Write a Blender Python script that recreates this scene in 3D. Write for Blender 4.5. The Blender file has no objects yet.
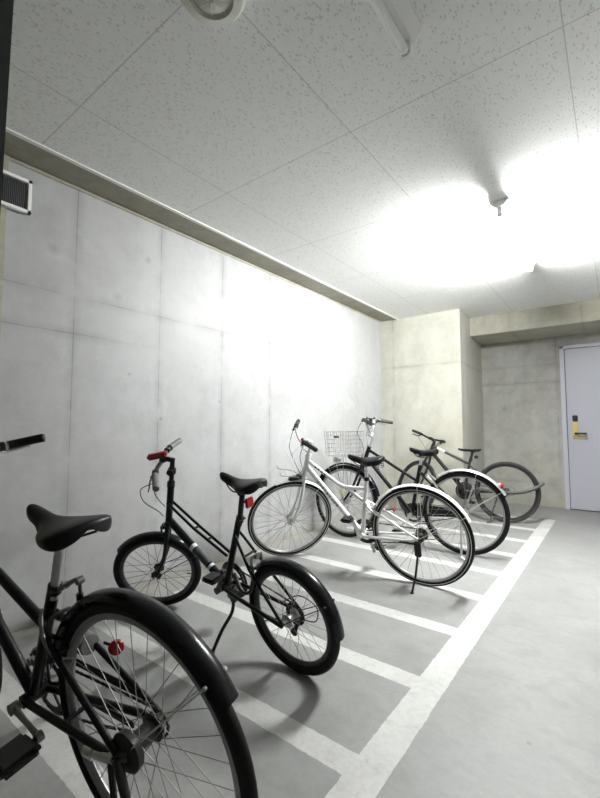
import bpy, bmesh, math, random
from mathutils import Vector, Matrix
random.seed(7)
PI = math.pi
C = bpy.context.scene.collection
R_ = math.radians

# ------------------------------------------------------------------ materials
def new_mat(name):
    m = bpy.data.materials.new(name); m.use_nodes = True
    nt = m.node_tree; b = nt.nodes['Principled BSDF']
    return m, nt, b

def plain(name, col, rough=.5, metal=0., spec=.5, coat=0., vary=.0, scale=30., bump=0.):
    m, nt, b = new_mat(name)
    b.inputs['Roughness'].default_value = rough
    b.inputs['Metallic'].default_value = metal
    b.inputs['Specular IOR Level'].default_value = spec
    b.inputs['Coat Weight'].default_value = coat
    tc = nt.nodes.new('ShaderNodeTexCoord')
    nz = nt.nodes.new('ShaderNodeTexNoise'); nz.inputs['Scale'].default_value = scale
    nt.links.new(tc.outputs['Object'], nz.inputs['Vector'])
    mx = nt.nodes.new('ShaderNodeMix'); mx.data_type = 'RGBA'
    mx.inputs['A'].default_value = (*[c * (1 - vary) for c in col], 1)
    mx.inputs['B'].default_value = (*[min(1, c * (1 + vary)) for c in col], 1)
    nt.links.new(nz.outputs['Fac'], mx.inputs['Factor'])
    nt.links.new(mx.outputs['Result'], b.inputs['Base Color'])
    if bump:
        bp = nt.nodes.new('ShaderNodeBump'); bp.inputs['Strength'].default_value = bump
        bp.inputs['Distance'].default_value = .001
        nt.links.new(nz.outputs['Fac'], bp.inputs['Height']); nt.links.new(bp.outputs['Normal'], b.inputs['Normal'])
    return m

def emit(name, col, s):
    m, nt, b = new_mat(name)
    b.inputs['Base Color'].default_value = (*col, 1)
    b.inputs['Emission Color'].default_value = (*col, 1)
    b.inputs['Emission Strength'].default_value = s
    return m

class N:
    """small helper for node graphs"""
    def __init__(s, nt): s.nt = nt
    def new(s, t, **kw):
        n = s.nt.nodes.new(t)
        for k, v in kw.items(): setattr(n, k, v)
        return n
    def link(s, a, b): s.nt.links.new(a, b)
    def math(s, op, a, b=None, c=None, clamp=False):
        n = s.nt.nodes.new('ShaderNodeMath'); n.operation = op; n.use_clamp = clamp
        for i, v in enumerate((a, b, c)):
            if v is None: continue
            if isinstance(v, (int, float)): n.inputs[i].default_value = v
            else: s.nt.links.new(v, n.inputs[i])
        return n.outputs[0]
    def noise(s, vec, scale, detail=4, rough=.55, dist=0.):
        n = s.nt.nodes.new('ShaderNodeTexNoise'); n.inputs['Scale'].default_value = scale
        n.inputs['Detail'].default_value = detail; n.inputs['Roughness'].default_value = rough
        n.inputs['Distortion'].default_value = dist
        s.nt.links.new(vec, n.inputs['Vector']); return n.outputs['Fac']
    def ramp(s, f, stops):
        n = s.nt.nodes.new('ShaderNodeValToRGB'); e = n.color_ramp.elements
        while len(e) < len(stops): e.new(.5)
        for el, (p, c) in zip(e, stops):
            el.position = p; el.color = (c, c, c, 1) if isinstance(c, (int, float)) else (*c, 1)
        s.nt.links.new(f, n.inputs['Fac']); return n.outputs['Color']
    def mix(s, f, a, b, mode='MIX'):
        n = s.nt.nodes.new('ShaderNodeMix'); n.data_type = 'RGBA'; n.blend_type = mode
        for k, v in (('Factor', f), ('A', a), ('B', b)):
            if isinstance(v, (int, float)): n.inputs[k].default_value = v
            elif isinstance(v, tuple): n.inputs[k].default_value = (*v, 1)
            else: s.nt.links.new(v, n.inputs[k])
        return n.outputs['Result']
    def mapping(s, vec, scale=(1, 1, 1), loc=(0, 0, 0), rot=(0, 0, 0)):
        n = s.nt.nodes.new('ShaderNodeMapping'); n.inputs['Scale'].default_value = scale
        n.inputs['Location'].default_value = loc; n.inputs['Rotation'].default_value = rot
        s.nt.links.new(vec, n.inputs['Vector']); return n.outputs['Vector']
    def line(s, v, pos, w):
        """1 within w of pos"""
        return s.math('LESS_THAN', s.math('ABSOLUTE', s.math('SUBTRACT', v, pos)), w)
    def soft(s, v, pos, w):
        """smooth bump 1 at pos falling to 0 at w"""
        return s.math('SUBTRACT', 1., s.math('DIVIDE', s.math('ABSOLUTE', s.math('SUBTRACT', v, pos)), w), clamp=True)

def concrete(name, base, warm, rough=.55, amount=.35, lines=None, hlines=None, axis='Y', top_stain=None, blot=(), base_line=None):
    """cast concrete: blotches, streaks, pinholes, formwork joints (world metres)"""
    m, nt, b = new_mat(name); n = N(nt)
    geo = n.new('ShaderNodeNewGeometry'); P = geo.outputs['Position']
    sx = n.new('ShaderNodeSeparateXYZ'); n.link(P, sx.inputs[0])
    h = sx.outputs[axis]; z = sx.outputs['Z']
    big = n.noise(P, 1.1, 5, .6, .3)
    col = n.mix(n.ramp(big, [(.32, 0.), (.7, 1.)]), base, warm)
    streak = n.noise(n.mapping(P, (3, 3, .8)), 1.6, 6, .65)
    col = n.mix(n.math('MULTIPLY', n.ramp(streak, [(.35, 1.), (.6, 0.)]), amount), col, tuple(c * .72 for c in base))
    mid = n.noise(P, 6., 8, .72)
    col = n.mix(n.math('MULTIPLY', n.ramp(mid, [(.36, 1.), (.56, 0.)]), amount * 1.2), col, tuple(c * .75 for c in warm))
    lite = n.noise(P, 3.2, 4, .7, .5)
    col = n.mix(n.math('MULTIPLY', n.ramp(lite, [(.6, 0.), (.78, 1.)]), .45), col, tuple(min(1, c * 1.22) for c in base))
    hole = n.new('ShaderNodeTexVoronoi'); hole.inputs['Scale'].default_value = 9.; n.link(P, hole.inputs['Vector'])
    hm = n.math('LESS_THAN', hole.outputs['Distance'], .045)
    gate = n.math('GREATER_THAN', n.noise(P, 2.3, 2), .56)
    hm = n.math('MULTIPLY', hm, gate)
    col = n.mix(n.math('MULTIPLY', hm, .6), col, tuple(c * .35 for c in base))
    hgt = n.math('MULTIPLY', hm, -1.)
    wob = n.math('MULTIPLY', n.math('SUBTRACT', n.noise(P, 6., 3), .5), .012)
    brk = n.ramp(n.noise(n.mapping(P, (1, 1, 1.5)), 3.1, 3), [(.36, .12), (.58, 1.)])
    for L, ax, val in ((lines, h, .85), (hlines, z, .8)):
        for p in (L or []):
            reach = None
            if isinstance(p, tuple): p, reach = p
            a = n.math('ADD', ax, wob) if ax is z else ax
            l = n.soft(a, p, .006)
            l2 = n.math('MULTIPLY', n.soft(a, p, .05), .28)
            l3 = n.math('MAXIMUM', n.math('MULTIPLY', l, val), l2)
            l3 = n.math('MULTIPLY', l3, brk)
            if reach: l3 = n.math('MULTIPLY', l3, n.math('MULTIPLY', n.math('SUBTRACT', reach, h), 1.5, clamp=True))
            col = n.mix(l3, col, tuple(c * .38 for c in warm))
            hgt = n.math('SUBTRACT', hgt, n.math('MULTIPLY', l, .25))
    for (bh, bz, br, k) in blot:   # small round plugged tie holes and drips
        dx = n.math('SUBTRACT', h, bh); dz = n.math('SUBTRACT', z, bz)
        d = n.math('SQRT', n.math('ADD', n.math('MULTIPLY', dx, dx), n.math('MULTIPLY', dz, dz)))
        w = n.math('SUBTRACT', 1., n.math('DIVIDE', n.math('ADD', d, n.math('MULTIPLY', wob, 2.)), br), clamp=True)
        col = n.mix(n.math('MULTIPLY', w, abs(k)), col, tuple(c * (.4 if k > 0 else 1.35) for c in base))
    if base_line:
        w = n.math('SUBTRACT', 1., n.math('DIVIDE', z, base_line), clamp=True)
        col = n.mix(n.math('MULTIPLY', w, .5), col, tuple(c * f for c, f in zip(warm, (.78, .74, .62))))
    n.link(col, b.inputs['Base Color'])
    n.link(n.ramp(mid, [(.3, rough - .07), (.7, rough + .12)]), b.inputs['Roughness'])
    fine = n.noise(P, 60., 5, .6)
    hh = n.math('ADD', hgt, n.math('ADD', n.math('MULTIPLY', fine, .25), n.math('MULTIPLY', mid, 1.0)))
    bp = n.new('ShaderNodeBump'); bp.inputs['Strength'].default_value = .35; bp.inputs['Distance'].default_value = .004
    n.link(hh, bp.inputs['Height']); n.link(bp.outputs['Normal'], b.inputs['Normal'])
    b.inputs['Specular IOR Level'].default_value = .32
    return m

ticks = [-.67, -.07, .53, 1.13, 1.725, 2.32, 2.92]
M = {}
M['wall'] = concrete('cast_concrete_wall', (.43, .435, .44), (.37, .37, .36), .47, .30, lines=ticks, hlines=[(1.89, 3.4), (1.66, 1.9)], axis='Y',
    blot=[(1.62, 2.28, .035, .5), (1.0, 2.14, .045, .45), (2.32, 1.86, .03, .6), (1.5, 1.45, .02, .7),
          (1.75, 1.15, .018, .8), (2.3, 1.3, .015, .8), (1.4, 1.95, .04, .35)], base_line=.11)
M['warm'] = concrete('yellowed_concrete', (.52, .515, .46), (.47, .455, .375), .55, .35, lines=[-2.42], hlines=[1.9], axis='X')
M['pier_side'] = concrete('pier_side_concrete', (.50, .50, .46), (.45, .44, .38), .55, .30, lines=[5.36, 5.62], hlines=[1.9], axis='Y')
M['recess'] = concrete('grey_recess_concrete', (.42, .425, .41), (.40, .385, .33), .55, .6, lines=[-.63], hlines=[1.95, 1.71, .32], axis='X',
    blot=[(-1.3, 1.35, .05, .6), (-1.2, 1.6, .08, .25), (-.7, .3, .12, .5)], base_line=.2)
M['beam'] = concrete('beam_concrete', (.48, .47, .40), (.43, .41, .32), .55, .5, lines=[-.28, -1.05], axis='X')
M['soffit'] = concrete('soffit_concrete', (.40, .385, .32), (.33, .31, .24), .6, .6, axis='Y')
M['near'] = concrete('near_pier_concrete', (.42, .41, .31), (.34, .33, .24), .6, .6, axis='Y')
M['plainwall'] = concrete('side_concrete', (.25, .25, .25), (.22, .22, .21), .5, .3, lines=ticks, hlines=[1.9], axis='Y')

def floor_mat():
    m, nt, b = new_mat('painted_concrete_floor'); n = N(nt)
    geo = n.new('ShaderNodeNewGeometry'); P = geo.outputs['Position']
    sx = n.new('ShaderNodeSeparateXYZ'); n.link(P, sx.inputs[0])
    X, Y = sx.outputs['X'], sx.outputs['Y']
    base = (.235, .237, .230)
    big = n.noise(P, .9, 5, .6, .4)
    col = n.mix(n.ramp(big, [(.35, 0.), (.68, 1.)]), base, (.30, .302, .294))
    mid = n.noise(n.mapping(P, (1, 1.3, 1)), 5.5, 8, .72, .4)
    col = n.mix(n.math('MULTIPLY', n.ramp(mid, [(.34, 1.), (.54, 0.)]), .38), col, (.13, .13, .122))
    lt = n.noise(P, 2.4, 5, .7, .8)
    col = n.mix(n.math('MULTIPLY', n.ramp(lt, [(.56, 0.), (.75, 1.)]), .35), col, (.37, .37, .358))
    # dirt collecting by the long wall, a habit of the place
    w = n.math('SUBTRACT', 1., n.math('DIVIDE', n.math('ADD', X, 2.6), .18), clamp=True)
    col = n.mix(n.math('MULTIPLY', w, .4), col, (.40, .37, .28))
    # hairline crack
    cr = n.new('ShaderNodeTexVoronoi'); cr.feature = 'DISTANCE_TO_EDGE'; cr.inputs['Scale'].default_value = .9
    vv = n.new('ShaderNodeVectorMath'); vv.operation = 'ADD'; n.link(P, vv.inputs[0])
    nc = n.new('ShaderNodeTexNoise'); nc.inputs['Scale'].default_value = 5.; n.link(P, nc.inputs['Vector'])
    vs = n.new('ShaderNodeVectorMath'); vs.operation = 'SCALE'; vs.inputs['Scale'].default_value = .18
    n.link(nc.outputs['Color'], vs.inputs[0]); n.link(vs.outputs[0], vv.inputs[1]); n.link(vv.outputs[0], cr.inputs['Vector'])
    ck = n.math('MULTIPLY', n.math('LESS_THAN', cr.outputs['Distance'], .0022), n.math('GREATER_THAN', n.noise(P, 1.3, 2), .56))
    col = n.mix(n.math('MULTIPLY', ck, .35), col, (.2, .2, .19))
    # white parking lines
    edge = n.math('MULTIPLY', n.math('SUBTRACT', n.noise(P, 25., 3), .5), .012)
    Xe = n.math('ADD', X, edge); Ye = n.math('ADD', Y, edge)
    lng = n.math('MULTIPLY', n.line(Xe, -.672, .060), n.math('LESS_THAN', Ye, 5.72))
    k = n.math('SUBTRACT', n.math('FLOORED_MODULO', n.math('SUBTRACT', Ye, .68 - .2735), .547), .2735)
    crs = n.math('MULTIPLY', n.math('LESS_THAN', n.math('ABSOLUTE', k), .051), n.math('LESS_THAN', Xe, -.672))
    crs = n.math('MULTIPLY', crs, n.math('MULTIPLY', n.math('GREATER_THAN', Xe, -2.38), n.math('LESS_THAN', Ye, 5.72)))
    crs = n.math('MULTIPLY', crs, n.math('GREATER_THAN', Ye, .4))
    ln = n.math('MAXIMUM', lng, crs)
    wear = n.ramp(n.noise(P, 9., 6, .75), [(.30, .55), (.46, 1.)])
    pc = n.mix(n.ramp(n.noise(P, 3., 5, .6), [(.35, 0.), (.65, 1.)]), (.47, .47, .452), (.57, .57, .55))
    col = n.mix(n.math('MULTIPLY', ln, wear), col, pc)
    sk = n.ramp(n.noise(P, 42., 6, .7), [(.38, 1.), (.55, 0.)])
    col = n.mix(n.math('MULTIPLY', sk, .16), col, (.16, .16, .15))
    # spots
    vo = n.new('ShaderNodeTexVoronoi'); vo.inputs['Scale'].default_value = 5.5; n.link(P, vo.inputs['Vector'])
    sp = n.math('MULTIPLY', n.math('LESS_THAN', n.math('ADD', vo.outputs['Distance'], n.math('MULTIPLY', n.noise(P, 60., 2), .05)), .075), n.math('GREATER_THAN', n.noise(P, 3., 2), .55))
    col = n.mix(n.math('MULTIPLY', sp, .5), col, (.17, .165, .15))
    n.link(col, b.inputs['Base Color'])
    n.link(n.ramp(mid, [(.3, .42), (.7, .62)]), b.inputs['Roughness'])
    bp = n.new('ShaderNodeBump'); bp.inputs['Strength'].default_value = .25; bp.inputs['Distance'].default_value = .003
    n.link(n.noise(P, 28., 6, .65), bp.inputs['Height']); n.link(bp.outputs['Normal'], b.inputs['Normal'])
    return m
M['floor'] = floor_mat()

def ceiling_mat():
    m, nt, b = new_mat('fissured_ceiling_board'); n = N(nt)
    geo = n.new('ShaderNodeNewGeometry'); P = geo.outputs['Position']
    sx = n.new('ShaderNodeSeparateXYZ'); n.link(P, sx.inputs[0])
    X, Y = sx.outputs['X'], sx.outputs['Y']
    flat = n.mapping(P, (1, 1, 0))
    # wormhole fissures: short flecks lying in mixed directions
    f = None
    for i, (rz, sc, th) in enumerate(((.35, 125., .25), (1.25, 110., .23), (-.5, 140., .23))):
        v = n.mapping(flat, (1., .42, 1.), (3.1 * i, 1.7 * i, 0), (0, 0, rz))
        vo = n.new('ShaderNodeTexVoronoi'); vo.inputs['Scale'].default_value = sc * .62; n.link(v, vo.inputs['Vector'])
        g = n.math('GREATER_THAN', n.noise(flat, 32. + 5 * i, 2), .50)
        d = n.math('ADD', vo.outputs['Distance'], n.math('MULTIPLY', n.math('SUBTRACT', n.noise(flat, 260., 2), .5), .35))
        a = n.math('MULTIPLY', n.math('LESS_THAN', d, th), g)
        f = a if f is None else n.math('MAXIMUM', f, a)
    kx = n.math('ABSOLUTE', n.math('SUBTRACT', n.math('FLOORED_MODULO', n.math('SUBTRACT', X, -.10 - .455), .905), .455))
    ky = n.math('ABSOLUTE', n.math('SUBTRACT', n.math('FLOORED_MODULO', n.math('SUBTRACT', Y, .825 - .4525), .905), .4525))
    seam = n.math('MAXIMUM', n.math('LESS_THAN', kx, .0022), n.math('LESS_THAN', ky, .0024))
    base = n.mix(n.noise(flat, 30., 4), (.82, .825, .81), (.89, .895, .88))
    col = n.mix(n.math('MULTIPLY', f, .42), base, (.34, .35, .34))
    col = n.mix(n.math('MULTIPLY', seam, .45), col, (.22, .22, .21))
    n.link(col, b.inputs['Base Color']); b.inputs['Roughness'].default_value = .85
    bp = n.new('ShaderNodeBump'); bp.inputs['Strength'].default_value = .5; bp.inputs['Distance'].default_value = .003
    n.link(n.math('SUBTRACT', 1., n.math('MAXIMUM', f, seam)), bp.inputs['Height']); n.link(bp.outputs['Normal'], b.inputs['Normal'])
    return m
M['ceil'] = ceiling_mat()

M['white_metal'] = plain('white_enamel', (.80, .80, .78), .4)
M['off_tube'] = plain('unlit_tube_glass', (.82, .83, .82), .2, vary=.02)
M['tube'] = emit('lit_fluorescent_tube', (.985, 1., .99), 500.)
M['ivory'] = plain('ivory_plastic', (.66, .66, .58), .35)
M['clear'] = plain('grey_lens_plastic', (.42, .43, .38), .2)
M['moulding'] = plain('white_moulding', (.80, .80, .77), .45)
M['dark'] = plain('dark_green_steel', (.035, .04, .036), .5)
M['vent_dark'] = plain('vent_interior', (.015, .015, .016), .8)
M['slat'] = plain('grey_vent_slat', (.16, .16, .165), .5)
M['door'] = plain('lavender_door_paint', (.41, .41, .47), .42, vary=.02, scale=2)
M['doorframe'] = plain('lavender_frame_paint', (.46, .46, .52), .42)
M['brass'] = plain('brushed_brass', (.78, .60, .24), .3, .85)
M['keypad'] = plain('black_keypad', (.03, .033, .04), .25)
M['bronze'] = plain('dark_bronze_handle', (.05, .04, .03), .3, .6)
M['gap'] = plain('dark_gap', (.03, .03, .03), .9)
M['rubber'] = plain('tyre_rubber', (.007, .007, .007), .62, spec=.2, vary=.15, scale=80, bump=.3)
M['rubber_e'] = plain('worn_tyre_rubber', (.016, .0155, .015), .7, vary=.2, scale=80, bump=.3)
M['black'] = plain('black_plastic', (.009, .009, .0095), .42, spec=.35)
M['gloss'] = plain('glossy_black_fender', (.005, .005, .007), .24, spec=.26)
M['paint_blk'] = plain('black_frame_paint', (.005, .0055, .006), .33, spec=.22)
M['paint_green'] = plain('dark_green_frame_paint', (.004, .008, .008), .33, spec=.22)
M['paint_navy'] = plain('matt_black_frame_paint', (.012, .0125, .014), .42)
M['paint_white'] = plain('white_frame_paint', (.80, .80, .79), .25, coat=.4)
M['silver'] = plain('silver_fender', (.62, .62, .62), .28, .75)
M['alu'] = plain('aluminium', (.62, .62, .61), .32, .9, vary=.05)
M['chrome'] = plain('chrome', (.75, .75, .75), .14, 1.)
M['spoke'] = plain('steel_spoke', (.30, .30, .29), .55, .7)
M['dark_spoke'] = plain('black_spoke', (.03, .03, .03), .35, .4)
M['darkmetal'] = plain('greasy_dark_metal', (.05, .048, .045), .42, .7)
M['vinyl'] = plain('black_vinyl_saddle', (.005, .005, .006), .42, spec=.2, bump=.15, scale=120)
M['grip'] = plain('dark_grip_rubber', (.022, .022, .022), .6)
M['grip_grey'] = plain('grey_grip_rubber', (.16, .155, .14), .6)
M['red'] = plain('red_reflector', (.42, .008, .012), .2, coat=.4)
M['redlamp'] = plain('dark_red_lamp', (.30, .012, .02), .25, coat=.4)
M['yellow'] = plain('yellow_spoke_reflector', (.78, .74, .36), .3)
M['sticker'] = plain('white_sticker', (.72, .74, .74), .4)
M['decal'] = plain('dark_decal', (.05, .055, .065), .4)
M['rim_dark'] = plain('dark_rim', (.06, .06, .06), .4, .5)
M['rim_grey'] = plain('grey_rim', (.34, .34, .34), .42, .8)
M['grey_metal'] = plain('dull_grey_metal', (.22, .22, .21), .45, .8)
M['cable'] = plain('black_cable', (.02, .02, .02), .4)
M['wcable'] = plain('white_cable', (.7, .7, .7), .4)

# ------------------------------------------------------------------ mesh helpers
def obj(name, bm, mat, parent=None, S=None, smooth=True):
    me = bpy.data.meshes.new(name); bm.normal_update(); bm.to_mesh(me); bm.free()
    if smooth:
        for p in me.polygons: p.use_smooth = True
        try: me.set_sharp_from_angle(angle=R_(38))
        except Exception: pass
    o = bpy.data.objects.new(name, me); C.objects.link(o)
    for mm in (mat if isinstance(mat, (list, tuple)) else [mat]): me.materials.append(mm)
    if parent: o.parent = parent
    if S is not None: o.matrix_local = S
    return o

def box(bm, x0, x1, y0, y1, z0, z1, bev=0.):
    r = bmesh.ops.create_cube(bm, size=1.)
    vs = r['verts']
    for v in vs:
        v.co = Vector((x0 + (v.co.x + .5) * (x1 - x0), y0 + (v.co.y + .5) * (y1 - y0), z0 + (v.co.z + .5) * (z1 - z0)))
    if bev:
        es = {e for v in vs for e in v.link_edges}
        bmesh.ops.bevel(bm, geom=list(es), offset=bev, segments=2, affect='EDGES', clamp_overlap=True)
    return bm

def catmull(pts, k=6, closed=False):
    pts = [Vector(p) for p in pts]; n = len(pts); out = []
    rng = range(n) if closed else range(n - 1)
    for i in rng:
        if closed: p0, p1, p2, p3 = pts[i - 1], pts[i], pts[(i + 1) % n], pts[(i + 2) % n]
        else: p0, p1, p2, p3 = pts[max(i - 1, 0)], pts[i], pts[i + 1], pts[min(i + 2, n - 1)]
        for j in range(k):
            t = j / k
            out.append(.5 * ((2 * p1) + (p2 - p0) * t + (2 * p0 - 5 * p1 + 4 * p2 - p3) * t * t + (3 * p1 - p0 - 3 * p2 + p3) * t ** 3))
    if not closed: out.append(pts[-1])
    return out

def tube(bm, pts, r, seg=10, closed=False, cap=True, flat=None):
    """sweep a circle (or ellipse: flat=(a,b) multipliers) along points; r number or list"""
    pts = [Vector(p) for p in pts]; n = len(pts)
    rs = r if isinstance(r, (list, tuple)) else [r] * n
    if len(rs) != n: rs = [rs[0] + (rs[-1] - rs[0]) * i / (n - 1) for i in range(n)]
    tan = []
    for i in range(n):
        if closed: t = pts[(i + 1) % n] - pts[i - 1]
        else: t = pts[min(i + 1, n - 1)] - pts[max(i - 1, 0)]
        tan.append(t.normalized())
    ref = Vector((0, 1, 0))
    if abs(tan[0].dot(ref)) > .9: ref = Vector((0, 0, 1))
    u = (ref - tan[0] * ref.dot(tan[0])).normalized()
    rings = []
    for i in range(n):
        u = (u - tan[i] * u.dot(tan[i])).normalized(); w = tan[i].cross(u)
        fa, fb = flat if flat else (1, 1)
        rings.append([bm.verts.new(pts[i] + (u * math.cos(2 * PI * j / seg) * fa + w * math.sin(2 * PI * j / seg) * fb) * rs[i]) for j in range(seg)])
    m = n if closed else n - 1
    for i in range(m):
        a, b_ = rings[i], rings[(i + 1) % n]
        for j in range(seg):
            bm.faces.new((a[j], a[(j + 1) % seg], b_[(j + 1) % seg], b_[j]))
    if cap and not closed:
        bm.faces.new(rings[0][::-1]); bm.faces.new(rings[-1])
    return bm

def lathe(bm, prof, c=(0, 0, 0), axis='Y', seg=24, M4=None):
    """prof: (along axis, radius); revolve"""
    c = Vector(c); rings = []
    def P(a, r, t):
        if axis == 'Y': v = Vector((r * math.cos(t), a, r * math.sin(t)))
        elif axis == 'Z': v = Vector((r * math.cos(t), r * math.sin(t), a))
        else: v = Vector((a, r * math.cos(t), r * math.sin(t)))
        if M4 is not None: v = M4 @ v
        return c + v
    for a, r in prof:
        rings.append([bm.verts.new(P(a, max(r, 1e-5), 2 * PI * j / seg)) for j in range(seg)])
    for i in range(len(rings) - 1):
        for j in range(seg):
            bm.faces.new((rings[i][j], rings[i][(j + 1) % seg], rings[i + 1][(j + 1) % seg], rings[i + 1][j]))
    bm.faces.new(rings[0][::-1]); bm.faces.new(rings[-1])
    return bm

def dirmat(d):
    """matrix taking local Z to direction d"""
    return Vector(d).to_track_quat('Z', 'Y').to_matrix()

def arcsweep(bm, c, r, a0, a1, prof, n=40):
    """sweep profile (y, dr) around the Y axis centre c from angle a0 to a1 (0 = forward, 90 = up); prof closed loop"""
    c = Vector(c); rings = []
    full = abs(a1 - a0) >= 2 * PI - 1e-4
    cnt = n if full else n + 1
    for i in range(cnt):
        t = a0 + (a1 - a0) * i / n
        rings.append([bm.verts.new(c + Vector(((r + d) * math.cos(t), y, (r + d) * math.sin(t)))) for y, d in prof])
    k = len(prof)
    for i in range(cnt if full else cnt - 1):
        a, b_ = rings[i], rings[(i + 1) % cnt]
        for j in range(k):
            bm.faces.new((a[j], a[(j + 1) % k], b_[(j + 1) % k], b_[j]))
    if not full:
        bm.faces.new(rings[0][::-1]); bm.faces.new(rings[-1])
    bmesh.ops.recalc_face_normals(bm, faces=bm.faces)
    return bm

def nb(): return bmesh.new()

def empty(name, M4=None, label=None, cat=None, group=None):
    o = bpy.data.objects.new(name, None); C.objects.link(o); o.empty_display_size = .1
    if M4 is not None: o.matrix_world = M4
    tag(o, label, cat, group); return o
def tag(o, label=None, cat=None, group=None, kind=None):
    if label: o['label'] = label
    if cat: o['category'] = cat
    if group: o['group'] = group
    if kind: o['kind'] = kind
    return o
def struct(name, bm, mat, parent=None, smooth=False):
    o = obj(name, bm, mat, parent, smooth=smooth)
    if parent is None: o['kind'] = 'structure'
    return o

# ------------------------------------------------------------------ the room
XL, XR, ZC = -2.6, 1.5, 2.575
YP, YB, YR = 5.28, 5.85, 6.6         # pier face, beam face, recess wall
XP = -1.52                            # pier's right side
YK = -1.6
struct('floor', box(nb(), XL - .2, XR + .2, YK - .2, YR + .2, -.12, 0), M['floor'])
struct('ceiling', box(nb(), -2.35, XR + .2, YK - .2, YB + .02, ZC, ZC + .12), M['ceil'])
struct('wall_left', box(nb(), XL - .15, XL, .755, YP + .01, 0, ZC + .2), M['wall'])
def wedge(x0a, x1a, ya, x0b, x1b, yb, z0, z1):
    bm = nb(); lo = [bm.verts.new((x, y, z0)) for x, y in ((x0a, ya), (x1a, ya), (x1b, yb), (x0b, yb))]; hi = [bm.verts.new((v.co.x, v.co.y, z1)) for v in lo]
    bm.faces.new(lo[::-1]); bm.faces.new(hi)
    for i in range(4): bm.faces.new((lo[i], lo[(i + 1) % 4], hi[(i + 1) % 4], hi[i]))
    return bm
struct('wall_back_left', wedge(XL - .15, XP, YP, XL - .15, XP - .075, YR + .1, 0, ZC + .2), [M['warm']])
struct('wall_pier_side', wedge(XP - .02, XP + .003, YP + .001, XP - .09, XP - .07, YR, 0, ZC), M['pier_side'])
struct('wall_back', box(nb(), XP - .2, XR + .2, YR, YR + .15, 0, ZC + .2), M['recess'])
struct('trim_1', box(nb(), XP - .09, XR + .2, YB, YR + .02, 2.325, ZC + .15, .006), M['beam'])          # beam over the recess
struct('trim_2', box(nb(), XL, -2.362, YK, YP + .005, ZC + .006, ZC + .11), M['soffit'])                  # bare slab strip by the wall
bm = nb(); box(bm, -2.362, -2.350, YK, YP, ZC - .008, ZC + .04); box(bm, -2.362, -2.335, YK, YP, ZC - .009, ZC - .002)
struct('trim_3', bm, M['moulding'])
struct('trim_4', box(nb(), XL, XL + .010, YK, YP, ZC - .016, ZC + .006, .003), M['soffit'])
struct('wall_left_pier', box(nb(), XL - .15, XL + .012, YK - .2, .755, 0, ZC + .2), M['near'])
struct('wall_right', box(nb(), XR, XR + .15, YK - .2, YR + .2, 0, ZC + .2), M['plainwall'])
struct('wall_front', box(nb(), XL - .2, XR + .2, YK - .2, YK, 0, ZC + .2), M['plainwall'])
# dark steel jamb of the opening the picture is taken through
bm = nb()
vs = []
for z, x in ((0., -.768), (ZC, -.663)):
    for (xx, yy) in ((x - .10, .20), (x, .20), (x, .05), (x - .10, .05)): vs.append(bm.verts.new((xx, yy, z)))
bm.faces.new(vs[:4]); bm.faces.new(vs[4:][::-1])
for i in range(4): bm.faces.new((vs[i], vs[i + 4], vs[(i + 1) % 4 + 4], vs[(i + 1) % 4]))
bmesh.ops.recalc_face_normals(bm, faces=bm.faces)
struct('trim_5', bm, M['dark'])

# door in the recess wall
K = 6.6 / 6.8
def dbox(x0, x1, y0, y1, z0, z1, bev=.004, bm=None):
    zz = lambda z: 0. if z <= 0 else max(.0, 1.1 + (z - 1.1) * K) if z > .3 else z
    return box(bm or nb(), x0 * K, x1 * K, y0, y1, zz(z0), zz(z1), bev)
d = struct('door_1', dbox(-.540, .33, YR - .035, YR + .01, .012, 2.165, .003), M['door'])
bm = nb()
dbox(-.600, -.547, YR - .055, YR + .02, 0, 2.215, .004, bm); dbox(.337, .39, YR - .055, YR + .02, 0, 2.215, .004, bm)
dbox(-.600, .39, YR - .055, YR + .02, 2.172, 2.215, .004, bm)
struct('door_frame', bm, M['doorframe'], d)
struct('door_gap', dbox(-.549, .339, YR - .012, YR + .0, 0., 2.174, 0), M['gap'], d)
pl = struct('lock_plate', dbox(-.480, -.418, YR - .055, YR - .035, .945, 1.16, .006), M['brass'], d)
struct('keypad', dbox(-.480, -.418, YR - .062, YR - .035, 1.165, 1.245, .008), M['keypad'], d)
bm = nb(); tube(bm, [(-.432, YR - .05, 1.0), (-.432, YR - .10, 1.0)], .011); dbox(-.460, -.320, YR - .112, YR - .092, .988, 1.012, .006, bm)
struct('door_handle', bm, M['bronze'], d, True)
struct('handle_plate', dbox(-.480, -.315, YR - .06, YR - .035, .93, .95, .004), M['brass'], d)

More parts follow.
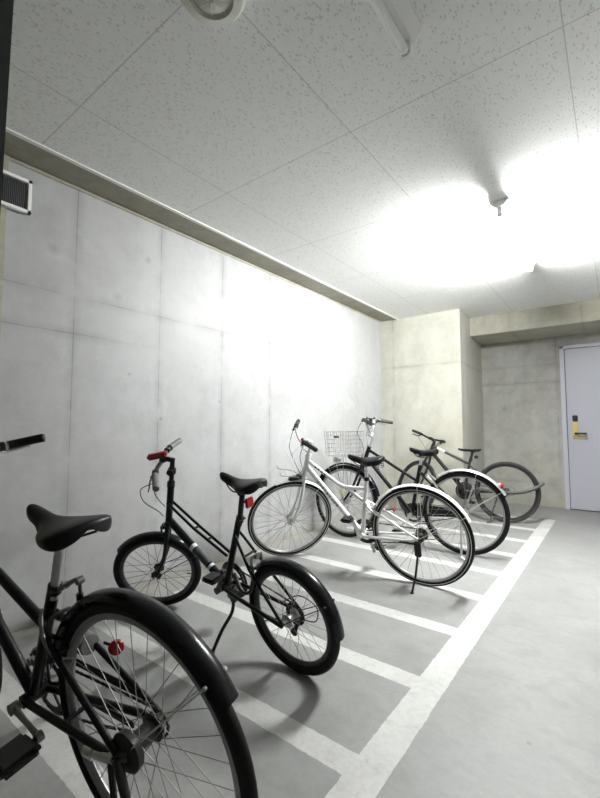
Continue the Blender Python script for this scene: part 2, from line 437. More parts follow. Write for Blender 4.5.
# ------------------------------------------------------------------ ceiling things
def batten(loc, lit, label):
    e = empty('ceiling_light', Matrix.Translation(loc), label, 'light', 'fluorescent batten lights in a row on the ceiling')
    L = 1.25
    bm = nb()                                  # trapezoid steel body
    prof = [(-.055, 0), (.055, 0), (.055, -.012), (.024, -.048), (-.024, -.048), (-.055, -.012)]
    r0 = [bm.verts.new((x, 0, z)) for x, z in prof]; r1 = [bm.verts.new((x, L, z)) for x, z in prof]
    for i in range(6): bm.faces.new((r0[i], r0[(i + 1) % 6], r1[(i + 1) % 6], r1[i]))
    bm.faces.new(r0[::-1]); bm.faces.new(r1); bmesh.ops.recalc_face_normals(bm, faces=bm.faces)
    obj('lamp_body', bm, M['white_metal'], e, smooth=False)
    for y in (.004, L - .029):
        obj('lamp_socket', box(nb(), -.016, .016, y, y + .025, -.105, -.04, .005), M['white_metal'], e)
    t = obj('fluorescent_tube', lathe(nb(), [(0, .015), (L - .062, .015)], (0, .031, -.086), 'Y', 14), M['tube'] if lit else M['off_tube'], e)
    for y in (.03, L - .045):
        obj('tube_cap', lathe(nb(), [(0, .0165), (.014, .0165)], (0, y, -.086), 'Y', 14), M['white_metal'] if lit else M['alu'], t)
    return e
batten((-.568, .16, ZC), False, 'unlit white fluorescent batten on the near ceiling, its end cap shining')
batten((-.555, 2.86, ZC), True, 'lit fluorescent batten glaring white on the far ceiling')

e = empty('ceiling_detector', Matrix.Translation((-1.005, .83, ZC)), 'round ivory domed detector mounted on the near ceiling', 'detector')
obj('base_ring', lathe(nb(), [(0, .112), (-.02, .118), (-.045, .116), (-.064, .102), (-.070, .074), (-.058, .068)], axis='Z', seg=40), M['ivory'], e)
bm = nb(); lathe(bm, [(-.05, .068), (-.06, .066), (-.070, .05), (-.076, .018), (-.078, .004)], axis='Z', seg=32)
obj('lens', bm, M['clear'], e)
bm = nb()
for k in range(8):
    a = k * PI / 4; tube(bm, [(.008 * math.cos(a), .008 * math.sin(a), -.0775), (.064 * math.cos(a), .064 * math.sin(a), -.0645)], .0022, 6)
obj('lens_ribs', bm, M['ivory'], e)

e = empty('ceiling_sprinkler', Matrix.Translation((-1.05, 3.52, ZC)), 'small sprinkler head on the ceiling left of the glaring light', 'sprinkler')
obj('escutcheon', lathe(nb(), [(0, .028), (-.006, .028), (-.012, .018)], axis='Z'), M['white_metal'], e)
bm = nb(); tube(bm, [(0, 0, -.01), (0, 0, -.045)], .006); lathe(bm, [(-.045, .016), (-.049, .016)], axis='Z')
obj('nozzle', bm, M['alu'], e)

e = empty('vent_grille', Matrix.Translation((XL + .012, .768, 2.380)), 'square white framed vent with dark slats high on the left wall', 'vent')
h = .096; bm = nb()
for (a, b_, c_, d_) in ((-h, -h + .019, -h, h), (h - .019, h, -h, h), (-h, h, -h, -h + .019), (-h, h, h - .019, h)):
    box(bm, 0, .028, a, b_, c_, d_, .002)
obj('grille_frame', bm, M['white_metal'], e, smooth=False)
obj('duct_opening', box(nb(), .001, .004, -h + .01, h - .01, -h + .01, h - .01), M['vent_dark'], e, smooth=False)
bm = nb()
for k in range(17):
    y = -h + .026 + k * (2 * h - .052) / 16
    box(bm, .012, .020, y - .0012, y + .0012, -h + .018, h - .018)
obj('slats', bm, M['slat'], e, smooth=False)

# ------------------------------------------------------------------ bicycles
def bike_matrix(x, y, th, ph):
    hd = Vector((-math.cos(th), -math.sin(th), 0)); n0 = Vector((math.sin(th), -math.cos(th), 0))
    up = Vector((0, 0, 1)) * math.cos(ph) + n0 * math.sin(ph); n = up.cross(hd)
    return Matrix(((hd.x, n.x, up.x, x), (hd.y, n.y, up.y, y), (hd.z, n.z, up.z, 0), (0, 0, 0, 1)))

class Bike:
    def __init__(s, q, R, label):
        s.x, s.y, s.th, s.ph, s.st, s.wb, s.ha = q; s.R = R
        s.root = empty('bicycle', bike_matrix(s.x, s.y, s.th, s.ph), label, 'bicycle', 'bicycles parked in the marked bays')
        off = .045
        ax = Vector((-math.cos(s.ha), 0, math.sin(s.ha)))
        s.p0 = Vector((s.wb, 0, R)) - off * Vector((math.sin(s.ha), 0, math.cos(s.ha)))
        s.S = Matrix.Translation(s.p0) @ Matrix.Rotation(s.st, 4, ax) @ Matrix.Translation(-s.p0)
        s.ax = ax
        s.fh = Vector((s.wb, 0, R)); s.rh = Vector((0, 0, R))
    def axis(s, u, d=0.):
        """point on the steering axis at height u, d ahead of it"""
        t = (u - s.p0.z) / s.ax.z; p = s.p0 + s.ax * t
        return p + Vector((math.sin(s.ha), 0, math.cos(s.ha))) * d
    def part(s, name, bm, mat, parent=None, steer=False, label=None, smooth=True):
        o = obj(name, bm, mat, parent or s.root, s.S if (steer and parent is None) else None, smooth)
        if label: o['label'] = label
        return o

    def wheel(s, front, t=.017, rim_m='alu', rub='rubber', sp_m='spoke', nsp=32, hub_m='alu', hubr=.018, white_wall=False, rimd=.014):
        c = s.fh if front else s.rh; R = s.R
        W = (s.S if front else Matrix.Identity(4)) @ Matrix.Translation(c)
        name = 'front_wheel' if front else 'rear_wheel'
        # rim is the part itself
        ri = R - 2 * t - rimd
        bm = arcsweep(nb(), (0, 0, 0), ri, 0, 2 * PI, [(-.011, rimd + .004), (-.0125, rimd * .5), (-.008, 0.), (0, -.003), (.008, 0.), (.0125, rimd * .5), (.011, rimd + .004), (0, rimd - .003)], 64)
        w = obj(name, bm, M[rim_m], s.root, W)
        # tyre
        prof = [(t * math.sin(a) * .98, t * math.cos(a)) for a in [2 * PI * k / 12 for k in range(12)]]
        obj('tyre', arcsweep(nb(), (0, 0, 0), R - t, 0, 2 * PI, prof, 72), M[rub], w)
        if white_wall:
            for sg in (1, -1):
                obj('tyre_stripe', arcsweep(nb(), (0, 0, 0), R - t, 0, 2 * PI, [(sg * t * .985, -.0025), (sg * t * 1.01, -.0025), (sg * t * 1.01, .0015), (sg * t * .985, .0015)], 72), M['silver'], w)
        hw = .034 if front else .030
        bm = lathe(nb(), [(-.055, .004), (-.052, .010), (-hw - .002, .011), (-hw, hubr + .012), (-hw + .003, hubr + .012), (-hw + .006, hubr),
                          (hw - .006, hubr), (hw - .003, hubr + .012), (hw, hubr + .012), (hw + .002, .011), (.052, .010), (.055, .004)], seg=20)
        obj('hub', bm, M[hub_m], w)
        # spokes: four mesh kinds, each copied round the wheel
        hr = hubr + .008; ro = ri + .002; kinds = []
        for side in (1, -1):
            for lead in (1, -1):
                bm = nb(); a = lead * 1.15
                tube(bm, [(hr * math.cos(a), side * hw, hr * math.sin(a)), (ro, side * .002, 0)], .00115 if R > .3 else .0012, 5)
                kinds.append(bm)
        meshes = []
        for k, bm in enumerate(kinds):
            o = obj('spoke', bm, M[sp_m], w); meshes.append(o)
        per = nsp // 4
        for k, o in enumerate(meshes):
            off = 2 * PI / nsp * (k % 4)
            o.rotation_euler = (0, off, 0)
            for j in range(1, per):
                c2 = o.copy(); C.objects.link(c2); c2.parent = w
                c2.rotation_euler = (0, off + 2 * PI * j / per, 0)
        vb = nb(); va = R_(200 if front else -22)
        tube(vb, [((ri - .03) * math.cos(va), 0, (ri - .03) * math.sin(va)), ((ri + .002) * math.cos(va), 0, (ri + .002) * math.sin(va))], .003, 8)
        obj('valve', vb, M['black'], w)
        return w

    def frame(s, tubes, mat, head=(.66, .86), headr=.019):
        bm = nb()
        tube(bm, [s.axis(head[0]), s.axis(head[1])], headr, 14)
        for h_ in head: tube(bm, [s.axis(h_ - .006), s.axis(h_ + .006)], headr + .003, 14)
        for p, q_, r in tubes:
            pts = [p, q_] if len(p) == 3 and not isinstance(p[0], (tuple, list)) else p
            tube(bm, pts, r, 12)
        return s.part('frame', bm, M[mat])
    def bb_tubes(s, BB): return ((BB[0], -.036, BB[2]), (BB[0], .036, BB[2]), .020)

    def fork(s, mat, crown_u, rake='curved', r=.013, unicrown=True):
        bm = nb(); cr = s.axis(crown_u); ftop = s.axis(crown_u + .03)
        tube(bm, [s.axis(crown_u - .012), ftop], .016, 12)
        for sg in (1, -1):
            a = Vector((cr.x, sg * .018, cr.z + .006)); L = s.fh - cr
            m1 = cr + L * .25; m2 = cr + L * .7
            if rake == 'curved':
                # axis-aligned first, then sweeps forward to the hub
                q1 = s.axis(cr.z - (cr.z - s.R) * .3); q2 = s.axis(cr.z - (cr.z - s.R) * .68, .008)
                pts = [a, (q1.x, sg * .040, q1.z), (q2.x, sg * .048, q2.z), (s.fh.x, sg * .050, s.fh.z)]
            else:
                pts = [a, (m1.x, sg * .040, m1.z), (m2.x, sg * .048, m2.z), (s.fh.x, sg * .050, s.fh.z)]
            pp = catmull(pts, 6); tube(bm, pp, [r * (1.15 - .45 * i / (len(pp) - 1)) for i in range(len(pp))], 10)
            lathe(bm, [(sg * .046, .013), (sg * .056, .013)], s.fh, 'Y', 14)
        tube(bm, [(cr.x, -.03, cr.z + .004), (cr.x, .03, cr.z + .004)], .014, 10)
        o = s.part('fork', bm, M[mat], steer=True)
        for sg in (1, -1):
            nbm = lathe(nb(), [(sg * .056, .010), (sg * .064, .010), (sg * .066, .006), (sg * .072, .006)], s.fh, 'Y', 6)
            bmesh.ops.recalc_face_normals(nbm, faces=nbm.faces)
            s.part('axle_nut', nbm, M['alu'], o)
        return o

    def saddle(s, nose, rear, hw=.085, drop=.055, tilt_mat='vinyl', thick=.03, springs=True, post=None, sport=False):
        """nose, rear: (s, u) top line ends; lofted shell"""
        bm = nb(); n = 15; rings = []; K = 16
        for i in range(n):
            t = i / (n - 1)                                     # 0 rear .. 1 nose
            sx = rear[0] + (nose[0] - rear[0]) * t
            top = rear[1] + (nose[1] - rear[1]) * t + (.007 * math.cos(PI * 2 * (t - .02)) if not sport else 0.) - .007 * math.sin(PI * t)
            if t < .35: w = hw * (math.sin(PI / 2 * min(1, (t + .02) / .16)) ** .6) * (1 - .12 * max(0, t - .2) / .15)
            elif t < .68: f = (t - .35) / .33; f = f * f * (3 - 2 * f); w = hw * (.88 * (1 - f)) + (.026 * f)
            else: w = .026 - .007 * (t - .68) / .32
            if t > .95: w *= .62
            if i == 0: w *= .8
            dd = (drop * (1 - .45 * t) if not sport else drop) * (.55 if i in (0, n - 1) else 1.)
            ring = []
            for j in range(K):
                a = 2 * PI * j / K
                ca, sa = math.cos(a), math.sin(a)
                y = w * (abs(ca) ** .8) * (1 if ca > 0 else -1)
                if sa >= 0: z = top - thick * .5 + thick * .5 * sa ** .7 - .006 * (abs(ca) ** 2)
                else: z = top - thick * .5 - dd * (abs(sa) ** .45) * (.55 + .45 * abs(ca))
                if sa < -.9: z += .018
                ring.append(bm.verts.new((sx, y, z)))
            rings.append(ring)
        for i in range(n - 1):
            for j in range(K): bm.faces.new((rings[i][j], rings[i][(j + 1) % K], rings[i + 1][(j + 1) % K], rings[i + 1][j]))
        bm.faces.new(rings[0][::-1]); bm.faces.new(rings[-1]); bmesh.ops.recalc_face_normals(bm, faces=bm.faces)
        o = s.part('saddle', bm, M[tilt_mat])
        md = o.modifiers.new('sub', 'SUBSURF'); md.levels = 2; md.render_levels = 2
        # rails
        rb = nb(); zr = (nose[1] + rear[1]) / 2 - drop - .012
        mid = (nose[0] + rear[0]) / 2
        for sg in (1, -1):
            tube(rb, catmull([(nose[0] - .03, sg * .008, nose[1] - .03), (mid + .05, sg * .02, zr), (mid - .03, sg * .022, zr), (rear[0] + .03, sg * .035, rear[1] - .035)], 5), .0035, 7)
        s.part('saddle_rail', rb, M['darkmetal'], o)
        if springs:
            for sg in (1, -1):
                b2 = nb(); pts = [(rear[0] + .035 + .012 * math.cos(a), sg * .045 + .012 * math.sin(a), rear[1] - .085 + a * .0021) for a in [k * PI / 5 for k in range(32)]]
                tube(b2, pts, .0022, 6); s.part('saddle_spring', b2, M['darkmetal'], o)
        return o, zr

    def grips_bar(s, path, r_bar=.011, mat='alu', grip='grip', glen=.11, grip_r=.017, levers=True, lev_m='alu', lab=None):
        """path: list of (s,n,u) from centre to left end; mirrored"""
        left = catmull(path, 5); right = [Vector((p.x, -p.y, p.z)) for p in left]
        full = right[::-1] + left[1:]
        bar = s.part('handlebar', tube(nb(), full, r_bar, 10), M[mat], steer=True)
        for side in (left, right):
            end = side[-1]; acc = 0; pts = [end]
            for i in range(len(side) - 2, -1, -1):
                acc += (side[i] - side[i + 1]).length
                if acc > glen:
                    pts.append(side[i + 1] + (side[i] - side[i + 1]).normalized() * (glen - (acc - (side[i] - side[i + 1]).length))); break
                pts.append(side[i])
            tip = (pts[0] - pts[1]).normalized()
            pts = [pts[0] + tip * .004] + pts
            rs = [grip_r * 1.02] + [grip_r] * (len(pts) - 2) + [grip_r * 1.15]
            rs = [grip_r * .8] + rs[1:] if len(rs) > 2 else rs
            s.part('grip', tube(nb(), pts, rs, 14), M[grip], bar)
            if levers:
                g0 = pts[-1]; inner = (pts[-1] - pts[-2]).normalized()
                b2 = nb(); fwd = Vector((math.sin(s.ha), 0, math.cos(s.ha) * .1)).normalized()
                dn = Vector((.75, 0, -.55)).normalized()
                cl = g0 + inner * .025
                tube(b2, [cl - inner * .014, cl + inner * .014], grip_r * 1.05, 12)
                tube(b2, [cl, cl + dn * .035], .008, 8)
                s.part('brake_clamp', b2, M['black'], bar)
                lv = catmull([cl + dn * .03, cl + dn * .045 - inner * .03, cl + dn * .045 - inner * .08, cl + dn * .05 - inner * .115], 5)
                s.part('brake_lever', tube(nb(), lv, [.007, .0055], 8, flat=(1, .6)), M[lev_m], bar)
        return bar

    def crank(s, BB, la, L=.17, mat='alu', pedal='black', ring=.085, ring_m='darkmetal', guard=None, ps=1., solid=False):
        """la: angle of the left crank in the (s,u) plane, degrees"""
        BB = Vector(BB)
        for side, a in ((1, R_(la)), (-1, R_(la) + PI)):
            d_ = Vector((math.cos(a), 0, math.sin(a)))
            p0 = BB + Vector((0, side * .058, 0)); p1 = BB + d_ * L + Vector((0, side * .078, 0))
            b2 = nb(); tube(b2, [p0, p0 + (p1 - p0) * .5, p1], [.013, .010, .011], 10, flat=(.62, 1.15))
            lathe(b2, [(-.012, .017), (.012, .017)], p0, 'Y', 16); lathe(b2, [(-.009, .014), (.009, .014)], p1, 'Y', 14)
            tube(b2, [BB, p0], .008, 8)
            cr = s.part('crank_arm', b2, M[mat])
            # pedal
            c = p1 + Vector((0, side * .062, 0)); b3 = nb()
            box(b3, c.x - .042 * ps, c.x + .042 * ps, c.y - .040 * ps, c.y + .040 * ps, c.z - .013 * ps, c.z + .013 * ps, .011)
            tube(b3, [p1, c], .007, 8)
            pd = s.part('pedal', b3, M[pedal], cr)
            for k in (-1, 1):
                b4 = nb(); box(b4, c.x + k * .040 * ps - .004, c.x + k * .040 * ps + .004, c.y - .026, c.y + .026, c.z - .007, c.z + .007, .002)
                s.part('pedal_tread', b4, M['darkmetal'], pd)
        rn = -.046; cc_ = BB + Vector((0, rn, 0)); b2 = nb()
        # toothed ring with five arms
        teeth = 40; seg = teeth * 2; inner = ring - .016
        vo = []
        for yy in (-.0015, .0015):
            o_ = []; i_ = []
            for k in range(seg):
                a = 2 * PI * k / seg; r_ = ring + (.004 if k % 2 else -.002)
                o_.append(b2.verts.new(cc_ + Vector((r_ * math.cos(a), yy, r_ * math.sin(a)))))
                i_.append(b2.verts.new(cc_ + Vector((inner * math.cos(a), yy, inner * math.sin(a)))))
            vo.append((o_, i_))
        for k in range(seg):
            k2 = (k + 1) % seg
            (o0, i0), (o1, i1) = vo
            b2.faces.new((o0[k], o0[k2], i0[k2], i0[k])); b2.faces.new((o1[k2], o1[k], i1[k], i1[k2]))
            b2.faces.new((o0[k2], o0[k], o1[k], o1[k2])); b2.faces.new((i0[k], i0[k2], i1[k2], i1[k]))
        for k in range(5):
            a = k * 2 * PI / 5 + .3
            tube(b2, [cc_, cc_ + Vector((inner * math.cos(a), 0, inner * math.sin(a)))], .007, 6, flat=(.5, 1))
        bmesh.ops.recalc_face_normals(b2, faces=b2.faces)
        rg = s.part('chainring', b2, M[ring_m])
        if solid: s.part('ring_cover', lathe(nb(), [(-.010, ring - .004), (-.007, ring)], cc_, 'Y', 32), M['black'], rg)
        if guard:
            s.part('chain_guard', arcsweep(nb(), cc_ + Vector((0, -.006, 0)), guard, 0, 2 * PI, [(-.002, -.009), (.002, -.009), (.002, .006), (-.002, .006)], 48), M['black'], rg)
        return cc_, ring

    def chain(s, BB, ring, cog=.034, low=None, mat='darkmetal'):
        """chain as small links following upper and lower runs"""
        y = -.046; a = Vector((BB[0], y, BB[2])); b_ = Vector((0, y, s.R))
        pts = []
        up = Vector((0, 0, 1))
        top0, top1 = a + up * ring, b_ + up * cog
        bot0, bot1 = b_ - up * cog, a - up * ring
        pts += [top0.lerp(top1, k / 30) for k in range(31)]
        pts += [b_ + Vector((-math.sin(t) * cog, 0, math.cos(t) * cog)) for t in [PI * k / 6 for k in range(1, 6)]]
        if low: bot = catmull([bot0, low, bot1], 15)
        else: bot = [bot0.lerp(bot1, k / 30) - up * .012 * math.sin(PI * k / 30) for k in range(31)]
        pts += bot
        pts += [a + Vector((math.sin(t) * ring, 0, -math.cos(t) * ring)) for t in [PI * k / 8 for k in range(1, 8)]]
        b2 = nb(); n = len(pts)
        # resample at link pitch
        acc = []; L = 0; pitch = .0127
        for i in range(n):
            p, q_ = pts[i], pts[(i + 1) % n]; d_ = (q_ - p).length
            while L <= d_: acc.append((p + (q_ - p) * (L / d_ if d_ else 0), (q_ - p).normalized())); L += pitch
            L -= d_
        for k, (p, t) in enumerate(acc):
            w = .0042 if k % 2 else .0025
            tube(b2, [p - t * .0055, p + t * .0055], .0042, 6, flat=(w / .0042, 1))
        o = s.part('chain', b2, M[mat]); return o

    def cassette(s, n=6, r0=.045, r1=.022, mat='darkmetal'):
        b2 = nb()
        for k in range(n):
            r = r0 + (r1 - r0) * k / max(1, n - 1); y = -.033 - k * .0042
            lathe(b2, [(y - .0009, r), (y + .0009, r)], s.rh, 'Y', 28)
        lathe(b2, [(-.056, .014), (-.03, .014)], s.rh, 'Y', 14)
        s.part('cassette', b2, M[mat])
    def derailleur(s, mat='black'):
        c = s.rh; b2 = nb()
        j0 = c + Vector((-.005, -.066, -.012)); j1 = c + Vector((.02, -.072, -.055)); j2 = c + Vector((.045, -.066, -.115))
        tube(b2, [j0, j1], .011, 10); tube(b2, [j1 + Vector((0, .008, 0)), j2 + Vector((0, .008, 0))], .007, 8, flat=(.5, 1.6))
        box(b2, j1.x - .022, j1.x + .016, j1.y - .012, j1.y + .006, j1.z - .012, j1.z + .014, .005)
        o = s.part('rear_derailleur', b2, M[mat])
        for j in (j1, j2):
            s.part('jockey_wheel', lathe(nb(), [(-.004, .019), (.004, .019)], j + Vector((0, .014, 0)), 'Y', 11), M['black'], o)
        s.part('shift_cable', tube(nb(), catmull([c + Vector((.09, -.05, .02)), c + Vector((.0, -.07, .065)), c + Vector((-.085, -.08, .03)), c + Vector((-.075, -.078, -.04)), c + Vector((-.01, -.07, -.05))], 6), .0028, 6), M['cable'], o)
        return o

    def fender(s, front, a0, a1, r, w=.026, mat='gloss', deep=.010, stays=None, stay_m='alu', name='fender', flap=False):
        c = s.fh if front else s.rh
        th = .0012; k = 9; outer = []; inner = []
        for i in range(k):
            f = -1 + 2 * i / (k - 1); y = w * f; d_ = -deep * abs(f) ** 2.4
            outer.append((y, d_)); inner.append((y * .95, d_ - th * 1.6))
        bm = arcsweep(nb(), c, r, R_(a0), R_(a1), outer + inner[::-1], 44)
        nm = ('front_' if front else 'rear_') + name
        o = s.part(nm, bm, M[mat], steer=front)
        if stays is not None:
            for a in stays:
                for sg in (1, -1):
                    e_ = c + Vector(((r - deep) * math.cos(R_(a)), sg * w, (r - deep) * math.sin(R_(a))))
                    st_ = nb(); tube(st_, [c + Vector((0, sg * .058, 0)), c.lerp(e_, .5) + Vector((0, sg * .02, 0)), e_], .0023, 7)
                    lathe(st_, [(sg * (w - .002), .005), (sg * (w + .004), .005)], (e_.x, 0, e_.z), 'Y', 10)
                    s.part('fender_stay', st_, M[stay_m], o)
        return o

    def cable(s, pts, steer=True, mat='cable', r=.0024, parent=None, name='cable'):
        return s.part(name, tube(nb(), catmull(pts, 7), r, 6), M[mat], parent, steer=steer)

    def seatpost(s, a, b_, mat='alu', r=.0125, clamp=True, collar='black'):
        """a lower (s,u), b upper (s,u)"""
        o = s.part('seatpost', tube(nb(), [(a[0], 0, a[1]), (b_[0], 0, b_[1])], r, 12), M[mat])
        if clamp:
            d_ = (Vector((b_[0], 0, b_[1])) - Vector((a[0], 0, a[1]))).normalized()
            A = Vector((a[0], 0, a[1])) + d_ * .02
            bm = nb(); tube(bm, [A, A + d_ * .026], .019, 14)
            tube(bm, [A + d_ * .013 + Vector((-.016, -.018, 0)), A + d_ * .013 + Vector((-.016, .022, 0))], .005, 8)
            s.part('seat_clamp', bm, M[collar], o)
            B = Vector((b_[0], 0, b_[1])); bm = nb()
            lathe(bm, [(-.024, .013), (.024, .013)], B, 'Y', 14); tube(bm, [B + Vector((-.022, 0, .002)), B + Vector((.022, 0, .002))], .012, 8)
            s.part('saddle_clamp', bm, M['darkmetal'], o)
        return o

    def caliper(s, c, steer, mat='black', up=1.):
        bm = nb(); c = Vector(c)
        for sg in (1, -1):
            tube(bm, catmull([c + Vector((0, 0, .012)), c + Vector((0, sg * .03, .006)), c + Vector((0, sg * .034, -.03)), c + Vector((0, sg * .022, -.045))], 4), .0065, 8, flat=(1, .7))
            box(bm, c.x - .022, c.x + .022, c.y + sg * .017 - .004, c.y + sg * .017 + .004, c.z - .056, c.z - .044, .002)
        lathe(bm, [(-.012, .011), (.012, .011)], c, 'X', 12)
        return s.part('brake_caliper', bm, M[mat], steer=steer)

def reflector_disc(b, c, r, nrm, mat='red', depth=.012, parent=None, steer=False, name='red_reflector'):
    m = dirmat(nrm); bm = nb()
    lathe(bm, [(0, r * .92), (depth * .5, r), (depth * .8, r * .9), (depth, r * .5)], c, 'Z', 24, m)
    o = b.part(name, bm, M[mat], parent, steer=steer); return o

# ---------------- bicycle A: near black city bicycle
q = (-0.9575, 0.6629, 0.1182, 0.1531, 0.0, 1.08, 1.2217)
A = Bike(q, .345, 'large black city bicycle nearest the camera, its rear wheel filling the bottom left corner')
A.wheel(False, .0185, rim_m='rim_grey', hub_m='darkmetal', hubr=.024)
A.wheel(True, .0185, rim_m='rim_grey')
BB = (.515, 0, .275)
A.frame([A.bb_tubes(BB),
    (BB, (.335, 0, .64), .0165),
    ((.40, 0, .53), A.axis(.735), .0155),
    (BB, A.axis(.66), .0185),
    ([(BB[0], .03, BB[2]), (.30, .045, .303), (.02, .062, .335)], None, .0105),
    ([(BB[0], -.03, BB[2]), (.30, -.045, .303), (.02, -.062, .335)], None, .0105),
    ([(.375, .020, .565), (.30, .042, .52), (.01, .064, .35)], None, .0085),
    ([(.375, -.020, .565), (.30, -.042, .52), (.01, -.064, .35)], None, .0085),
    ((.285, -.046, .30), (.285, .046, .30), .007), ((.27, -.045, .505), (.27, .045, .505), .006),
    ], 'paint_blk', head=(.65, .83))
A.fork('paint_blk', .665)
A.seatpost((.335, .625), (.255, .815), 'alu', .0135)
A.saddle((.405, .885), (.125, .862), .092, .056, springs=False)
A.fender(False, 14, 147, .366, .030, 'gloss', .014, stays=(138,))
A.fender(True, 20, 172, .372, .030, 'gloss', .014, stays=(160,))
c_, rg = A.crank(BB, 181, .175, 'grey_metal', 'black', .088, guard=.098, ps=1.2)
bm = nb()                                               # chain case: slim black cover over the upper chain run
A.chain(BB, rg, .036)
box(bm, .06, .50, -.062, -.052, .375, .398, .004); box(bm, .12, .47, -.062, -.052, .27, .29, .004)
A.part('chain_case', bm, M['black'])
A.cassette(1, .036, .036)
bm = lathe(nb(), [(.034, .046), (.050, .048), (.056, .040), (.058, .016), (.070, .012)], A.rh, 'Y', 28)
A.part('drum_brake', bm, M['darkmetal'], label='round drum brake at the rear hub')
bm = nb(); tube(bm, [(.10, .062, .315), (.02, .064, .335)], .013, 10); tube(bm, [(.105, .062, .312), (.14, .060, .306)], .016, 12)
A.part('brake_arm', bm, M['alu'])
bm = nb(); tube(bm, [(.0, .072, .35), (-.03, .080, .28), (-.05, .105, .12)], .011, 10); tube(bm, [(-.05, .105, .12), (-.075, .130, .022)], .009, 10)
box(bm, -.10, -.055, .115, .148, .012, .026, .005); tube(bm, [(.03, .070, .33), (.01, .084, .26)], .008, 8)
A.part('kickstand', bm, M['darkmetal'])
A.caliper((.31, 0, .635 - .06), False, 'darkmetal')
rf = reflector_disc(A, (.165, -.062, .49), .021, (-.75, .65, .1), 'red', .014)
A.part('reflector_bracket', tube(nb(), [(.20, -.048, .50), (.17, -.060, .49)], .004, 8), M['black'], rf)
bm = nb(); tube(bm, catmull([(.31, 0, .652), (.27, 0, .672), (.215, 0, .70), (.195, 0, .70)], 4), .0065, 8); tube(bm, [(.195, 0, .702), (.20, 0, .655), (.205, 0, .635)], .005, 8)
for p in ((.27, 0, .674), (.196, 0, .703)): lathe(bm, [(-.009, .010), (.009, .010)], p, 'Y', 12)
lk = A.part('lock_bracket', bm, M['grey_metal'])
A.part('lock_pin', tube(nb(), [(.203, 0, .665), (.207, 0, .585)], .009, 10), M['black'], lk)
bm = nb(); lathe(bm, [(-.02, .026), (0, .030), (.006, .022)], (.255, -.03, .495), 'X', 20); tube(bm, catmull([(.36, .025, .60), (.325, .045, .54), (.27, .046, .50), (.235, .02, .485)], 5), .006, 8)
A.part('ring_lock', bm, M['grey_metal'])
bm = nb(); tube(bm, [A.axis(.83), A.axis(.96)], .0125, 12); tube(bm, catmull([A.axis(.955), A.axis(.975, .03), A.axis(.975, .065)], 4), .0125, 12)
A.part('stem', bm, M['alu'], steer=True)
A.grips_bar([(.865, 0, .985), (.885, .06, .99), (.915, .15, 1.005), (.90, .215, 1.012), (.845, .285, 1.022)], mat='alu', grip='black', glen=.12, lev_m='chrome')
# wire basket, its rear edge just enters the picture
def basket(b, s0, s1, hw, u0, u1, mat='chrome', taper=.85, nx=7, ny=9, nz=6, r=.0018, name='wire_basket'):
    bm = nb(); cs, hd = (s0 + s1) / 2, (s1 - s0) / 2
    def lvl(f):
        k = taper + (1 - taper) * f; z = u0 + (u1 - u0) * f
        return k, z
    def ringp(f, n=1):
        k, z = lvl(f)
        return [(cs - hd * k, -hw * k, z), (cs + hd * k, -hw * k, z), (cs + hd * k, hw * k, z), (cs - hd * k, hw * k, z)]
    for i in range(nz + 1):
        p = ringp(i / nz); rr = r * (1.9 if i in (nz, 0) else 1)
        for k in range(4): tube(bm, [p[k], p[(k + 1) % 4]], rr, 5)
    def col(fx, fy):
        a = []
        for f in (0, 1):
            k, z = lvl(f); a.append((cs + hd * k * fx, hw * k * fy, z))
        tube(bm, a, r, 5)
    for i in range(ny + 1):
        f = -1 + 2 * i / ny; col(-1, f); col(1, f)
        k, z = lvl(0); tube(bm, [(cs - hd * k, hw * k * f, z), (cs + hd * k, hw * k * f, z)], r, 5)
    for i in range(1, nx):
        f = -1 + 2 * i / nx; col(f, -1); col(f, 1)
        k, z = lvl(0); tube(bm, [(cs + hd * k * f, -hw * k, z), (cs + hd * k * f, hw * k, z)], r, 5)
    return b.part(name, bm, M[mat], steer=True)
basket(A, 1.0, 1.26, .17, .76, 1.0)

# ---------------- bicycle B: small-wheel dark green
q = (-1.1824, 1.5332, -0.0292, 0.2065, 0.7472, 1.0252, 1.2101)
B = Bike(q, .255, 'dark green small-wheel bicycle with twin top tubes and red light, second from the camera')
B.wheel(False, .021, rim_m='rim_dark', sp_m='spoke', nsp=28)
B.wheel(True, .021, rim_m='rim_dark', sp_m='dark_spoke', nsp=28, hub_m='black')
BB = (.42, 0, .305)
st = (.255, 0, .665)
B.frame([B.bb_tubes(BB), (BB, st, .0165),
    (BB, B.axis(.585), .021),
    ([(.365, .014, .475), (.60, .018, .578), tuple(B.axis(.69) + Vector((0, .016, 0)))], None, .0075),
    ([(.365, -.014, .475), (.60, -.018, .578), tuple(B.axis(.69) + Vector((0, -.016, 0)))], None, .0075),
    ((.50, -.019, .535), (.50, .019, .535), .006), ((.60, -.02, .578), (.60, .02, .578), .006),
    ([(BB[0], .03, BB[2]), (.32, .045, .295), (.0, .062, .25)], None, .0095),
    ([(BB[0], -.03, BB[2]), (.32, -.045, .295), (.0, -.062, .25)], None, .0095),
    ([(.28, .018, .60), (.18, .045, .46), (.0, .062, .262)], None, .0072),
    ([(.28, -.018, .60), (.18, -.045, .46), (.0, -.062, .262)], None, .0072),
    ((.215, -.038, .51), (.215, .038, .51), .006),
    ], 'paint_green', head=(.56, .79))
for k, (f0, f1) in enumerate(((.44, .485), (.50, .72), (.74, .77))):
    a, b_ = B.axis(.585), Vector(BB)
    bm = nb(); tube(bm, [a.lerp(b_, f0), a.lerp(b_, f1)], .0216, 14)
    B.part('sticker', bm, M['sticker' if k != 1 else 'decal'])
B.fork('paint_green', .545, 'curved', .0125)
B.seatpost((.255, .645), (.198, .815), 'black', .0135)
B.saddle((.335, .895), (.065, .872), .072, .05, springs=False)
